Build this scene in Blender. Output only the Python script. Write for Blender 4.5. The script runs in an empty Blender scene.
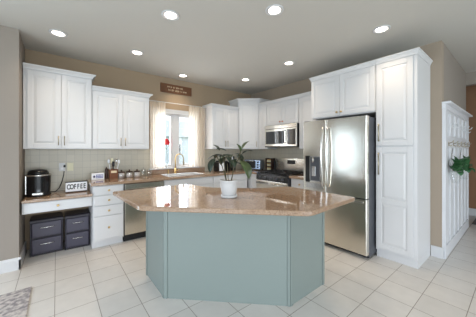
import bpy, bmesh, math, random
from mathutils import Vector, Matrix
random.seed(7)
S = bpy.context.scene
COL = S.collection
PI = math.pi
CEIL = 2.758

# ------------------------------------------------------------------ camera
cam_d = bpy.data.cameras.new('camera'); cam = bpy.data.objects.new('camera', cam_d); COL.objects.link(cam)
cam_d.sensor_width = 36.0
cam_d.lens = 227.5 / 476 * 36
cam_d.shift_y = -8.4 / 476
cam_d.clip_start = 0.05
cam.location = (-3.806, -4.255, 1.37)
cam.rotation_euler = (PI / 2, 0, -0.673)
S.camera = cam

# ------------------------------------------------------------------ world, daylight, exposure
W = bpy.data.worlds.new('sky'); S.world = W; W.use_nodes = True
bg = W.node_tree.nodes['Background']
bg.inputs[0].default_value = (0.82, 0.91, 1.0, 1); bg.inputs[1].default_value = 2.0

def area_light(name, loc, rot, sx, sy, power, color):
    d = bpy.data.lights.new(name, 'AREA'); d.shape = 'RECTANGLE'; d.size = sx; d.size_y = sy
    d.energy = power; d.color = color
    o = bpy.data.objects.new(name, d); COL.objects.link(o); o.location = loc; o.rotation_euler = rot
    return o
# daylight through the big openings of the family room behind and to the left of the camera, and the sink window
area_light('daylight_left', (-7.1, -4.3, 1.35), (PI / 2, 0, -PI / 2), 4.6, 2.1, 110, (0.70, 0.83, 1.0))
area_light('daylight_rear', (-3.0, -9.1, 1.25), (PI / 2, 0, 0), 5.0, 2.0, 215, (0.80, 0.90, 1.0))
area_light('daylight_patio_door', (-5.35, -.45, 1.06), (PI / 2, 0, PI), 1.3, 1.9, 45, (0.72, 0.88, 1.0))
area_light('daylight_sink_window', (-2.02, 0.25, 1.55), (PI / 2, 0, PI), 0.8, 1.0, 30, (0.88, 0.94, 1.0))

vs = S.view_settings
S.display_settings.display_device = 'sRGB'
vs.view_transform = 'Standard'; vs.look = 'None'; vs.gamma = 1.0; vs.use_curve_mapping = False
vs.exposure = 0.12
LAMP_POWER = 24.0
LAMP_COLOR = (1.0, 0.82, 0.62)

# ------------------------------------------------------------------ materials
def lin(r, g, b):
    f = lambda c: (c / 255 / 12.92) if c / 255 <= 0.04045 else ((c / 255 + 0.055) / 1.055) ** 2.4
    return (f(r), f(g), f(b), 1)
def mat(name, col, rough=0.5, metal=0.0, noise=0.0, nscale=8.0, bump=0.0, bscale=60.0, spec=0.5, stretch=None, coat=0.0):
    m = bpy.data.materials.new(name); m.use_nodes = True
    nt = m.node_tree; b = nt.nodes['Principled BSDF']
    b.inputs['Base Color'].default_value = col; b.inputs['Roughness'].default_value = rough
    b.inputs['Metallic'].default_value = metal; b.inputs['Specular IOR Level'].default_value = spec
    b.inputs['Coat Weight'].default_value = coat
    tc = nt.nodes.new('ShaderNodeTexCoord'); mp = nt.nodes.new('ShaderNodeMapping')
    nt.links.new(tc.outputs['Object'], mp.inputs[0])
    if stretch: mp.inputs['Scale'].default_value = stretch
    n = nt.nodes.new('ShaderNodeTexNoise'); n.inputs['Scale'].default_value = nscale; n.inputs['Detail'].default_value = 3
    nt.links.new(mp.outputs[0], n.inputs['Vector'])
    mx = nt.nodes.new('ShaderNodeMix'); mx.data_type = 'RGBA'
    a = noise
    mx.inputs[6].default_value = tuple(max(0, c * (1 - a)) for c in col[:3]) + (1,)
    mx.inputs[7].default_value = tuple(min(1, c * (1 + a)) for c in col[:3]) + (1,)
    nt.links.new(n.outputs[0], mx.inputs[0]); nt.links.new(mx.outputs[2], b.inputs['Base Color'])
    if bump:
        n2 = nt.nodes.new('ShaderNodeTexNoise'); n2.inputs['Scale'].default_value = bscale
        nt.links.new(mp.outputs[0], n2.inputs['Vector'])
        bp = nt.nodes.new('ShaderNodeBump'); bp.inputs['Strength'].default_value = bump; bp.inputs['Distance'].default_value = 0.01
        nt.links.new(n2.outputs[0], bp.inputs['Height']); nt.links.new(bp.outputs[0], b.inputs['Normal'])
    return m
def emit(name, col, s):
    m = bpy.data.materials.new(name); m.use_nodes = True; b = m.node_tree.nodes['Principled BSDF']
    b.inputs['Base Color'].default_value = col; b.inputs['Emission Color'].default_value = col; b.inputs['Emission Strength'].default_value = s
    return m
def pane_mat(name, tint, gloss):
    m = bpy.data.materials.new(name); m.use_nodes = True; nt = m.node_tree; nt.nodes.clear()
    o = nt.nodes.new('ShaderNodeOutputMaterial'); t = nt.nodes.new('ShaderNodeBsdfTransparent'); g = nt.nodes.new('ShaderNodeBsdfGlossy')
    t.inputs[0].default_value = tint; g.inputs['Roughness'].default_value = 0.02
    mx = nt.nodes.new('ShaderNodeMixShader'); mx.inputs[0].default_value = gloss
    nt.links.new(t.outputs[0], mx.inputs[1]); nt.links.new(g.outputs[0], mx.inputs[2]); nt.links.new(mx.outputs[0], o.inputs[0])
    return m
def sheer_mat(name, col, clear):
    m = bpy.data.materials.new(name); m.use_nodes = True; nt = m.node_tree; nt.nodes.clear()
    o = nt.nodes.new('ShaderNodeOutputMaterial'); t = nt.nodes.new('ShaderNodeBsdfTransparent')
    d = nt.nodes.new('ShaderNodeBsdfDiffuse'); tl = nt.nodes.new('ShaderNodeBsdfTranslucent')
    d.inputs[0].default_value = col; tl.inputs[0].default_value = col
    m1 = nt.nodes.new('ShaderNodeMixShader'); m1.inputs[0].default_value = 0.5
    m2 = nt.nodes.new('ShaderNodeMixShader'); m2.inputs[0].default_value = 1 - clear
    nt.links.new(d.outputs[0], m1.inputs[1]); nt.links.new(tl.outputs[0], m1.inputs[2])
    nt.links.new(t.outputs[0], m2.inputs[1]); nt.links.new(m1.outputs[0], m2.inputs[2]); nt.links.new(m2.outputs[0], o.inputs[0])
    return m
def tile_floor_mat():
    m = mat('floor_tile', lin(188, 178, 165), 0.32, noise=0.06, nscale=3.0)
    nt = m.node_tree; b = nt.nodes['Principled BSDF']
    tc = nt.nodes.new('ShaderNodeTexCoord'); mp = nt.nodes.new('ShaderNodeMapping')
    mp.inputs['Location'].default_value = (3.819 + 0.3046 * 60, 3.047 + 0.3046 * 60, 0)
    br = nt.nodes.new('ShaderNodeTexBrick'); br.offset = 0.0; br.squash = 1.0
    br.inputs['Scale'].default_value = 1.0; br.inputs['Brick Width'].default_value = 0.3046; br.inputs['Row Height'].default_value = 0.3046
    br.inputs['Mortar Size'].default_value = 0.0028; br.inputs['Mortar Smooth'].default_value = 0.3; br.inputs['Bias'].default_value = 0.0
    br.inputs['Color1'].default_value = lin(220, 215, 209); br.inputs['Color2'].default_value = lin(214, 209, 203)
    br.inputs['Mortar'].default_value = lin(140, 128, 116)
    nt.links.new(tc.outputs['Object'], mp.inputs[0]); nt.links.new(mp.outputs[0], br.inputs['Vector'])
    n = nt.nodes.new('ShaderNodeTexNoise'); n.inputs['Scale'].default_value = 9; n.inputs['Detail'].default_value = 6
    nt.links.new(tc.outputs['Object'], n.inputs['Vector'])
    rp = nt.nodes.new('ShaderNodeMapRange'); rp.inputs[3].default_value = 0.90; rp.inputs[4].default_value = 1.08
    nt.links.new(n.outputs[0], rp.inputs[0])
    mul = nt.nodes.new('ShaderNodeVectorMath'); mul.operation = 'SCALE'
    nt.links.new(br.outputs['Color'], mul.inputs[0]); nt.links.new(rp.outputs[0], mul.inputs['Scale'])
    nt.links.new(mul.outputs[0], b.inputs['Base Color'])
    bp = nt.nodes.new('ShaderNodeBump'); bp.inputs['Strength'].default_value = 0.25; bp.inputs['Distance'].default_value = 0.002; bp.invert = True
    nt.links.new(br.outputs['Fac'], bp.inputs['Height']); nt.links.new(bp.outputs[0], b.inputs['Normal'])
    return m
def granite_mat():
    m = mat('granite', lin(172, 146, 120), 0.035, noise=0.0, spec=0.85)
    nt = m.node_tree; b = nt.nodes['Principled BSDF']
    tc = nt.nodes.new('ShaderNodeTexCoord')
    v = nt.nodes.new('ShaderNodeTexVoronoi'); v.inputs['Scale'].default_value = 130
    n = nt.nodes.new('ShaderNodeTexNoise'); n.inputs['Scale'].default_value = 45; n.inputs['Detail'].default_value = 5
    nt.links.new(tc.outputs['Object'], v.inputs['Vector']); nt.links.new(tc.outputs['Object'], n.inputs['Vector'])
    r = nt.nodes.new('ShaderNodeValToRGB'); e = r.color_ramp.elements
    e[0].position = 0.0; e[0].color = lin(84, 66, 54); e[1].position = 1.0; e[1].color = lin(204, 184, 160)
    for p, c in ((0.22, lin(128, 102, 82)), (0.45, lin(158, 130, 106)), (0.75, lin(176, 150, 126))):
        k = r.color_ramp.elements.new(p); k.color = c
    ad = nt.nodes.new('ShaderNodeMix'); ad.data_type = 'RGBA'; ad.inputs[0].default_value = 0.5
    nt.links.new(v.outputs['Color'], ad.inputs[6]); nt.links.new(n.outputs[0], ad.inputs[7])
    nt.links.new(ad.outputs[2], r.inputs[0]); nt.links.new(r.outputs[0], b.inputs['Base Color'])
    return m
def splash_mat():
    m = mat('splash_tile', lin(178, 167, 148), 0.35, noise=0.05)
    nt = m.node_tree; b = nt.nodes['Principled BSDF']
    tc = nt.nodes.new('ShaderNodeTexCoord'); sp = nt.nodes.new('ShaderNodeSeparateXYZ'); cb = nt.nodes.new('ShaderNodeCombineXYZ')
    ad = nt.nodes.new('ShaderNodeMath'); ad.operation = 'ADD'
    nt.links.new(tc.outputs['Object'], sp.inputs[0]); nt.links.new(sp.outputs[0], ad.inputs[0]); nt.links.new(sp.outputs[1], ad.inputs[1])
    nt.links.new(ad.outputs[0], cb.inputs[0]); nt.links.new(sp.outputs[2], cb.inputs[1])
    br = nt.nodes.new('ShaderNodeTexBrick'); br.offset = 0.0
    br.inputs['Scale'].default_value = 1; br.inputs['Brick Width'].default_value = 0.1; br.inputs['Row Height'].default_value = 0.1
    br.inputs['Mortar Size'].default_value = 0.002; br.inputs['Color1'].default_value = lin(196, 187, 168); br.inputs['Color2'].default_value = lin(190, 181, 162)
    br.inputs['Mortar'].default_value = lin(168, 160, 146)
    nt.links.new(cb.outputs[0], br.inputs['Vector']); nt.links.new(br.outputs['Color'], b.inputs['Base Color'])
    return m
def rug_mat():
    m = mat('rug_weave', lin(150, 145, 145), 0.95)
    nt = m.node_tree; b = nt.nodes['Principled BSDF']
    tc = nt.nodes.new('ShaderNodeTexCoord'); n = nt.nodes.new('ShaderNodeTexNoise'); n.inputs['Scale'].default_value = 26; n.inputs['Detail'].default_value = 7
    r = nt.nodes.new('ShaderNodeValToRGB'); e = r.color_ramp.elements
    e[0].position = 0.38; e[0].color = lin(134, 127, 130); e[1].position = 0.62; e[1].color = lin(196, 188, 182)
    nt.links.new(tc.outputs['Object'], n.inputs['Vector']); nt.links.new(n.outputs[0], r.inputs[0]); nt.links.new(r.outputs[0], b.inputs['Base Color'])
    return m

M = dict(
    white=mat('cabinet_white', lin(218, 217, 217), 0.38, noise=0.01),
    trim=mat('trim_white', lin(212, 211, 211), 0.4, noise=0.01),
    wall=mat('wall_paint_warm_lit', lin(158, 138, 114), 0.85, noise=0.02, nscale=2, bump=0.03, bscale=300),  # one wall paint in three tints; warm lamp light and shade coloured in here
    wall_half_warm_lit=mat('wall_half_warm_lit', lin(164, 149, 132), 0.85, noise=0.02, nscale=2, bump=0.03, bscale=300),  # same wall paint, light coloured in midway between warm-lit and daylit tints
    wall_daylit=mat('wall_paint_daylit', lin(152, 142, 132), 0.85, noise=0.02, nscale=2, bump=0.03, bscale=300),  # same wall paint, cool daylight put into the colour
    ochre=mat('wall_ochre', lin(150, 112, 84), 0.85, noise=0.03, nscale=2),
    ceiling=mat('ceiling_paint', lin(202, 198, 190), 0.9, noise=0.01, nscale=2),
    floor=tile_floor_mat(), granite=granite_mat(), splash=splash_mat(), rug=rug_mat(),
    sage=mat('island_sage', lin(132, 142, 137), 0.45, noise=0.015, nscale=3),
    steel=mat('stainless', lin(222, 217, 206), 0.2, 1.0, noise=0.06, nscale=6, stretch=(60, 60, 1)),
    steelh=mat('stainless_bright', lin(205, 203, 200), 0.2, 1.0, noise=0.03),
    dsteel=mat('fridge_side_grey', lin(82, 84, 90), 0.45, 0.3, noise=0.05),
    black=mat('black_gloss', lin(20, 20, 22), 0.2, noise=0.05),
    blackm=mat('black_matte', lin(30, 30, 32), 0.55, noise=0.05),
    glassd=mat('dark_glass', lin(34, 36, 40), 0.06, noise=0.03, coat=0.5),
    brass=mat('brass', lin(208, 178, 122), 0.3, 1.0, noise=0.03),
    nickel=mat('antique_nickel', lin(176, 164, 140), 0.32, 1.0, noise=0.03),
    copper=mat('copper', lin(180, 104, 78), 0.35, 1.0, noise=0.03),
    wood=mat('brown_wood', lin(120, 72, 42), 0.55, noise=0.25, nscale=6, stretch=(1, 1, 8)),
    dwood=mat('dark_wood', lin(64, 40, 30), 0.5, noise=0.2, nscale=6),
    plankwood=mat('sign_wood', lin(104, 66, 40), 0.7, noise=0.3, nscale=5, stretch=(1, 6, 6)),
    letter=mat('sign_letter_cream', lin(226, 206, 172), 0.7),
    ink=mat('ink_black', lin(24, 24, 30), 0.7),
    ink_blue=mat('ink_blue', lin(92, 100, 160), 0.7),
    ink_purple=mat('ink_purple', lin(54, 44, 84), 0.7),
    paper=mat('paper_white', lin(238, 238, 240), 0.7),
    plastic=mat('drawer_plastic', lin(66, 62, 76), 0.4, noise=0.08),
    plasticd=mat('drawer_frame_plastic', lin(40, 36, 44), 0.45, noise=0.08),
    ceramic=mat('white_ceramic', lin(208, 207, 206), 0.3, noise=0.01),
    soil=mat('soil', lin(60, 44, 34), 0.95, noise=0.4, nscale=60),
    stem=mat('plant_stem', lin(84, 78, 52), 0.7, noise=0.2, nscale=40),
    leaf=mat('rubber_leaf', lin(40, 54, 40), 0.3, noise=0.25, nscale=14),
    leafg=mat('rubber_leaf_green', lin(62, 80, 40), 0.3, noise=0.25, nscale=14),
    vine=mat('vine_leaf', lin(48, 92, 52), 0.5, noise=0.3, nscale=20),
    red=mat('petal_red', lin(200, 34, 44), 0.5, noise=0.1),
    sheer=sheer_mat('sheer_curtain', (0.95, 0.86, 0.75, 1), 0.34),
    pane=pane_mat('window_glass', (0.97, 0.98, 1, 1), 0.06),
    jar=pane_mat('jar_glass', (0.97, 0.98, 0.98, 1), 0.12),
    sugar=mat('jar_contents', lin(240, 230, 226), 0.8, noise=0.06, nscale=60),
    cocoa=mat('jar_contents_rose', lin(150, 96, 92), 0.8, noise=0.1, nscale=60),
    lens=emit('lamp_lens', (1.0, 0.93, 0.82, 1), 6.0),
    blue_steel=mat('toaster_steel', lin(160, 172, 190), 0.22, 1.0, noise=0.05),
    gold=mat('gold_lid', lin(200, 160, 96), 0.35, 0.9, noise=0.05),
    grass=mat('lawn', lin(120, 140, 96), 0.9, noise=0.3, nscale=20),
    siding=mat('siding', lin(226, 230, 236), 0.8, noise=0.05),
    roof=mat('shingle', lin(196, 200, 208), 0.9, noise=0.2),
    cream=mat('cream_plastic', lin(226, 218, 184), 0.4),
    mdf=mat('panel_white', lin(222, 222, 224), 0.4, noise=0.01),
)

# ------------------------------------------------------------------ mesh builder
class MB:
    def __init__(s): s.v = []; s.f = []; s.sm = []
    def add(s, vs, fs, smooth=False):
        o = len(s.v); s.v += [tuple(v) for v in vs]
        for f in fs: s.f.append(tuple(i + o for i in f)); s.sm.append(smooth)
        return s
    def box(s, x0, x1, y0, y1, z0, z1, b=0.0):
        if x0 > x1: x0, x1 = x1, x0
        if y0 > y1: y0, y1 = y1, y0
        if z0 > z1: z0, z1 = z1, z0
        b = min(b, (x1 - x0) * .45, (y1 - y0) * .45, (z1 - z0) * .45)
        if b <= 0:
            vs = [(x, y, z) for z in (z0, z1) for y in (y0, y1) for x in (x0, x1)]
            return s.add(vs, [(0, 2, 3, 1), (4, 5, 7, 6), (0, 1, 5, 4), (2, 6, 7, 3), (0, 4, 6, 2), (1, 3, 7, 5)])
        bm = bmesh.new(); bmesh.ops.create_cube(bm, size=1)
        for v in bm.verts:
            v.co = ((x0 + x1) / 2 + v.co.x * (x1 - x0), (y0 + y1) / 2 + v.co.y * (y1 - y0), (z0 + z1) / 2 + v.co.z * (z1 - z0))
        bmesh.ops.bevel(bm, geom=bm.edges[:], offset=b, segments=2, affect='EDGES', profile=0.5)
        bm.verts.index_update()
        s.add([v.co[:] for v in bm.verts], [[v.index for v in f.verts] for f in bm.faces]); bm.free()
        return s
    def loft(s, rings, cap=True, smooth=False, closed=True):
        n = len(rings[0]); vs = [p for r in rings for p in r]; fs = []
        for i in range(len(rings) - 1):
            for j in range(n if closed else n - 1):
                k = (j + 1) % n; fs.append((i * n + j, i * n + k, (i + 1) * n + k, (i + 1) * n + j))
        s.add(vs, fs, smooth)
        if cap and closed:
            o = len(s.v) - len(vs)
            s.f.append(tuple(o + j for j in reversed(range(n)))); s.sm.append(False)
            s.f.append(tuple(o + (len(rings) - 1) * n + j for j in range(n))); s.sm.append(False)
        return s
    def prism(s, poly, z0, z1, b=0.0):
        # poly is counter-clockwise in xy
        if b <= 0: return s.loft([[(x, y, z0) for x, y in poly], [(x, y, z1) for x, y in poly]])
        q = inset(poly, b)
        return s.loft([[(x, y, z0) for x, y in q], [(x, y, z0 + b) for x, y in poly], [(x, y, z1 - b) for x, y in poly], [(x, y, z1) for x, y in q]])
    def lathe(s, prof, c=(0, 0, 0), n=24, smooth=True):
        rings = [[(c[0] + r * math.cos(2 * PI * j / n), c[1] + r * math.sin(2 * PI * j / n), c[2] + z) for j in range(n)] for r, z in prof]
        return s.loft(rings, cap=True, smooth=smooth)
    def cyl(s, a, b, r0, r1=None, n=12, smooth=True):
        return s.tube([a, b], [r0, r0 if r1 is None else r1], n, smooth)
    def tube(s, pts, r, n=10, smooth=True):
        pts = [Vector(p) for p in pts]; rr = r if isinstance(r, (list, tuple)) else [r] * len(pts)
        rings = []; prev = None
        for i, p in enumerate(pts):
            t = (pts[min(i + 1, len(pts) - 1)] - pts[max(i - 1, 0)]).normalized()
            if prev is None:
                u = t.orthogonal().normalized()
            else:
                u = (prev - t * prev.dot(t)).normalized()
            prev = u; w = t.cross(u)
            rings.append([tuple(p + (u * math.cos(2 * PI * j / n) + w * math.sin(2 * PI * j / n)) * rr[i]) for j in range(n)])
        return s.loft(rings, cap=True, smooth=smooth)
    def ball(s, c, rx, ry=None, rz=None, n=14, m=8):
        ry = ry or rx; rz = rz or rx
        rings = []
        for i in range(m + 1):
            a = -PI / 2 + PI * i / m; k = max(math.cos(a), 0.02)
            rings.append([(c[0] + rx * k * math.cos(2 * PI * j / n), c[1] + ry * k * math.sin(2 * PI * j / n), c[2] + rz * math.sin(a)) for j in range(n)])
        return s.loft(rings, cap=True, smooth=True)
    def build(s, name, material, parent=None, loc=None, rz=0):
        me = bpy.data.meshes.new(name); me.from_pydata(s.v, [], s.f); me.validate()
        bm = bmesh.new(); bm.from_mesh(me); bmesh.ops.recalc_face_normals(bm, faces=bm.faces[:]); bm.to_mesh(me); bm.free()
        if len(me.polygons) == len(s.sm): me.polygons.foreach_set('use_smooth', s.sm)
        me.materials.append(material)
        o = bpy.data.objects.new(name, me); COL.objects.link(o)
        if parent: o.parent = parent
        if loc: o.location = loc
        o.rotation_euler.z = rz
        return o
def inset(poly, d):
    n = len(poly); out = []
    for i in range(n):
        p0, p1, p2 = (Vector(poly[i - 1]), Vector(poly[i]), Vector(poly[(i + 1) % n]))
        a = (p1 - p0).normalized(); b = (p2 - p1).normalized()
        na = Vector((-a.y, a.x)); nb = Vector((-b.y, b.x)); k = 1 + na.dot(nb)
        q = p1 + (na + nb) * (d / max(k, 0.2)); out.append((q.x, q.y))
    return out
def tag(o, label, cat, group=None):
    o['label'] = label; o['category'] = cat
    if group: o['group'] = group
    return o
def thing(name, label, cat, loc=(0, 0, 0), rz=0, group=None):
    o = bpy.data.objects.new(name, None); o.empty_display_size = 0.1; COL.objects.link(o)
    o.location = loc; o.rotation_euler.z = rz
    return tag(o, label, cat, group)
def struct(o): o['kind'] = 'structure'; return o

# ------------------------------------------------------------------ leaves
def leaf_mb(m, a, b, width, sag=.1, n=8, up=Vector((0, 0, 1)), fold=.25):
    a = Vector(a); b = Vector(b); d = (b - a); L = d.length; d.normalize()
    side = d.cross(up)
    if side.length < .15: side = d.cross(Vector((.8, -.6, 0)))
    side.normalize(); nrm = side.cross(d).normalized()
    rows = []
    for i in range(n + 1):
        u = i / n; w = width * .5 * (math.sin(PI * min(1, u ** .85)) ** .75) + .0008
        c = a + d * (L * u) + nrm * (sag * L * (math.sin(PI * u)))
        e = nrm * (w * fold)
        t2 = nrm * .0008
        rows.append([tuple(c - side * w + e), tuple(c), tuple(c + side * w + e), tuple(c + side * w + e - t2), tuple(c - t2 * 2), tuple(c - side * w + e - t2)])
    m.loft(rows, cap=True, smooth=True)
    return m
# ------------------------------------------------------------------ room shell
WX0, WX1, WZ0, WZ1 = -2.38, -1.58, 1.04, 2.07        # hole of the sink window
RX0, RX1, RY0, RY1 = -7.0, 5.0, -9.0, 0.0
struct(MB().box(RX0 - .2, RX1 + .2, RY0 - .2, 0.15, -0.1, 0).build('floor', M['floor']))
struct(MB().box(RX0 - .2, RX1 + .2, RY0 - .2, 0.15, CEIL, CEIL + .1).build('ceiling', M['ceiling']))
m = MB()
m.box(-4.145, WX0, 0, .14, 0, CEIL).box(WX1, 0.12, 0, .14, 0, CEIL).box(WX0, WX1, 0, .14, 0, WZ0).box(WX0, WX1, 0, .14, WZ1, CEIL)
struct(m.build('wall_back', M['wall']))
struct(MB().box(0, .12, -3.612, 0, 0, CEIL).build('wall_right', M['wall_half_warm_lit']))
struct(MB().box(.12, 1.95, -3.612, -3.49, 0, CEIL).build('wall_hall', M['wall_daylit']))
PX0, PX1, PZ = -6.05, -4.65, 2.06          # patio door opening, left of the frame
m = MB(); m.box(-7.0, PX0, -.64, -.5, 0, CEIL).box(PX1, -4.145, -.64, -.0, 0, CEIL).box(PX0, PX1, -.64, -.5, PZ, CEIL)
struct(m.build('wall_left', M['wall_daylit']))
m = MB(); m.box(PX0, PX0 + .07, -.63, -.53, 0, PZ).box(PX1 - .07, PX1, -.63, -.53, 0, PZ).box(PX0 + .07, PX1 - .07, -.63, -.53, PZ - .07, PZ).box(PX0 + .07, PX1 - .07, -.63, -.53, 0, .09)
m.box((PX0 + PX1) / 2 - .09, (PX0 + PX1) / 2 + .09, -.63, -.53, .09, PZ - .07)
m.box(PX0 - .08, PX0, -.658, -.6401, 0, PZ + .08).box(PX1, PX1 + .08, -.658, -.6401, 0, PZ + .08).box(PX0, PX1, -.658, -.6401, PZ, PZ + .08)
pd_ = struct(m.build('door_1', M['trim']))
for a_, b_ in ((PX0 + .07, (PX0 + PX1) / 2 - .09), ((PX0 + PX1) / 2 + .09, PX1 - .07)): MB().box(a_, b_, -.585, -.58, .09, PZ - .07).build('pane', M['pane'], pd_)
struct(MB().box(1.95, 2.07, -5.4, -3.49, 2.535, CEIL).build('wall_header', M['wall_daylit']))
struct(MB().box(1.95, 2.07, -9, -5.4, 0, CEIL).build('wall_opening', M['wall_daylit']))
struct(MB().box(3.0, 3.1, -9, -1.5, 0, CEIL).build('wall_far', M['ochre']))
struct(MB().box(.12, 3.0, -1.6, -1.5, 0, CEIL).build('wall_passage', M['ochre']))
# walls of the family room behind the camera with their wide openings
m = MB(); m.box(-7.15, -7.0, -9, -6.7, 0, CEIL).box(-7.15, -7.0, -1.9, -.0, 0, CEIL).box(-7.15, -7.0, -6.7, -1.9, 0, .25).box(-7.15, -7.0, -6.7, -1.9, 2.42, CEIL)
struct(m.build('wall_family', M['wall_daylit']))
m = MB(); m.box(-7.15, -5.6, -9.15, -9, 0, CEIL).box(-.4, 3.1, -9.15, -9, 0, CEIL).box(-5.6, -.4, -9.15, -9, 0, .2).box(-5.6, -.4, -9.15, -9, 2.42, CEIL)
struct(m.build('wall_rear', M['wall_daylit']))
def window_bars(name, horizontal_axis, a0, a1, z0, z1, fixed, n):
    m = MB()
    for i in range(n + 1):
        c = a0 + (a1 - a0) * i / n
        if horizontal_axis == 'x': m.box(c - .04, c + .04, fixed - .04, fixed + .02, z0, z1)
        else: m.box(fixed - .04, fixed + .02, c - .04, c + .04, z0, z1)
    for z in (z0, (z0 + z1) * .5, z1):
        if horizontal_axis == 'x': m.box(a0, a1, fixed - .04, fixed + .02, z - .03, z + .03)
        else: m.box(fixed - .04, fixed + .02, a0, a1, z - .03, z + .03)
    return struct(m.build(name, M['trim']))
window_bars('window_2', 'y', -6.7, -1.9, .25, 2.42, -7.02, 4)
window_bars('window_3', 'x', -5.6, -.4, .2, 2.42, -9.02, 4)
# backsplash tiles
m = MB(); m.box(-4.145, -3.42, -.008, -.0005, .775, 1.385).box(-3.42, WX0 - .07, -.008, -.0005, .92, 1.385).box(WX1 + .07, -.009, -.008, -.0005, .92, 1.39)
struct(m.build('wall_backsplash', M['splash']))
struct(MB().box(-.008, -.0005, -2.12, -.0, .92, 1.43).build('wall_backsplash_right', M['splash']))
# baseboards
def base_prof(m, x0, x1, y0, y1, axis):
    m.box(x0, x1, y0, y1, 0, .115)
    if axis == 'y-': m.loft([[(x0, y0, .115), (x1, y0, .115), (x1, y1, .115), (x0, y1, .115)], [(x0, y1 - .006, .14), (x1, y1 - .006, .14), (x1, y1, .14), (x0, y1, .14)]])
    else: m.box(x0 + .006 if axis == 'x-' else x0, x1, y0, y1, .115, .14)
m = MB(); base_prof(m, -4.57, -4.129, -.656, -.6401, 'y-')
m.box(-4.1449, -4.129, -.656, -.02, 0, .13)
struct(m.build('baseboard_left', M['trim']))
m = MB(); m.box(-.016, -.0005, -3.63, -3.506, 0, .14, .003)
struct(m.build('baseboard_right', M['trim']))
m = MB(); m.box(2.984, 2.9995, -9, -1.6, 0, .15, .003)
struct(m.build('baseboard_far', M['trim']))

# ------------------------------------------------------------------ sink window
m = MB()
w = .085
m.box(WX0 - w, WX0, -.022, -.0005, WZ0 - .03, WZ1 + w, .004).box(WX1, WX1 + w, -.022, -.0005, WZ0 - .03, WZ1 + w, .004)
m.box(WX0 - w - .01, WX1 + w + .01, -.026, -.0005, WZ1, WZ1 + w, .004).box(WX0 - w - .02, WX1 + w + .02, -.045, -.0005, WZ0 - .03, WZ0, .004)
win = struct(m.build('window_1', M['trim']))
cx = (WX0 + WX1) / 2
m = MB(); m.box(cx - .045, cx + .045, .02, .08, WZ0, WZ1).build('mullion', M['trim'], win)
for x0, x1 in ((WX0, cx - .045), (cx + .045, WX1)):
    m = MB(); t = .045
    m.box(x0, x0 + t, .03, .075, WZ0, WZ1, .003).box(x1 - t, x1, .03, .075, WZ0, WZ1, .003)
    m.box(x0 + t, x1 - t, .03, .075, WZ0, WZ0 + t + .01, .003).box(x0 + t, x1 - t, .03, .075, WZ1 - t, WZ1, .003)
    sash = m.build('sash', M['trim'], win)
    MB().box(x0 + t, x1 - t, .05, .054, WZ0 + t, WZ1 - t).build('pane', M['pane'], sash)

# outside, seen through the panes
tag(MB().box(-40, 40, -40, 60, -.6, -.5).build('lawn', M['grass']), 'pale lawn outside beyond the sink window', 'lawn')['kind'] = 'structure'
h = thing('neighbour_house', 'pale house far outside, seen through the sink window', 'house', (7, 24, -.5))
MB().box(-7, 7, 0, 8, 0, 3.6).build('house_wall', M['siding'], h)
MB().loft([[(-7.4, -.4, 3.6), (7.4, -.4, 3.6), (7.4, 8.4, 3.6), (-7.4, 8.4, 3.6)], [(-7.4, 3.9, 6.2), (7.4, 3.9, 6.2), (7.4, 4.1, 6.2), (-7.4, 4.1, 6.2)]]).build('roof', M['roof'], h)
for x in (-5, -2, 1.5, 5):
    MB().box(x - .5, x + .5, -.05, .02, 1.2, 2.7).build('house_window', M['glassd'], h)

# ------------------------------------------------------------------ cabinet pieces
def door_mb(x0, x1, z0, z1, y, panels=None, t=.02, fw=.058):
    """raised panel door, front towards -y, back on plane y"""
    m = MB(); m.box(x0, x1, y - t + .009, y, z0, z1)
    ps = panels or [(z0 + fw, z1 - fw)]
    m.box(x0, x0 + fw, y - t, y - t + .010, z0, z1, .003).box(x1 - fw, x1, y - t, y - t + .010, z0, z1, .003)
    zs = [z0] + [q for p in ps for q in p] + [z1]
    for i in range(0, len(zs), 2): m.box(x0 + fw, x1 - fw, y - t, y - t + .010, zs[i], zs[i + 1], .003)
    for a, b in ps:
        l, r = x0 + fw, x1 - fw
        def ring(d, yy): return [(l + d, yy, a + d), (r - d, yy, a + d), (r - d, yy, b - d), (l + d, yy, b - d)]
        m.loft([ring(.008, y - t + .0095), ring(.010, y - t + .008), ring(.034, y - t + .001)])
    return m
def slab_mb(x0, x1, z0, z1, y, t=.02):
    return MB().box(x0, x1, y - t, y, z0, z1, .005)
def bar_handle(parent, x, y, z0, z1, material='brass', horizontal=False, r=.006):
    m = MB()
    if horizontal:
        m.tube([(z0, y - .03, x), (z1, y - .03, x)], r)
        for q in (z0 + .012, z1 - .012): m.tube([(q, y + .002, x), (q, y - .03, x)], r * .8)
    else:
        m.tube([(x, y - .03, z0), (x, y - .03, z1)], r)
        for q in (z0 + .012, z1 - .012): m.tube([(x, y + .002, q), (x, y - .03, q)], r * .8)
    return m.build('handle', M[material], parent)
def knob(parent, x, y, z, material='brass', r=.015):
    m = MB(); m.tube([(x, y + .001, z), (x, y - .012, z), (x, y - .016, z), (x, y - .026, z), (x, y - .03, z)], [r * .5, r * .45, r * .9, r, r * .6], 14)
    return m.build('knob', M[material], parent)
def crown_mb(x0, x1, d, z0, h, p=.045, left=True, right=True):
    m = MB(); pl = p if left else 0; pr = p if right else 0
    def ring(k, z): return [(x0 - pl * k, -d - p * k, z), (x1 + pr * k, -d - p * k, z), (x1 + pr * k, 0, z), (x0 - pl * k, 0, z)]
    return m.loft([ring(.15, z0), ring(.25, z0 + h * .25), ring(.75, z0 + h * .68), ring(1, z0 + h * .72), ring(1, z0 + h)])
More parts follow.
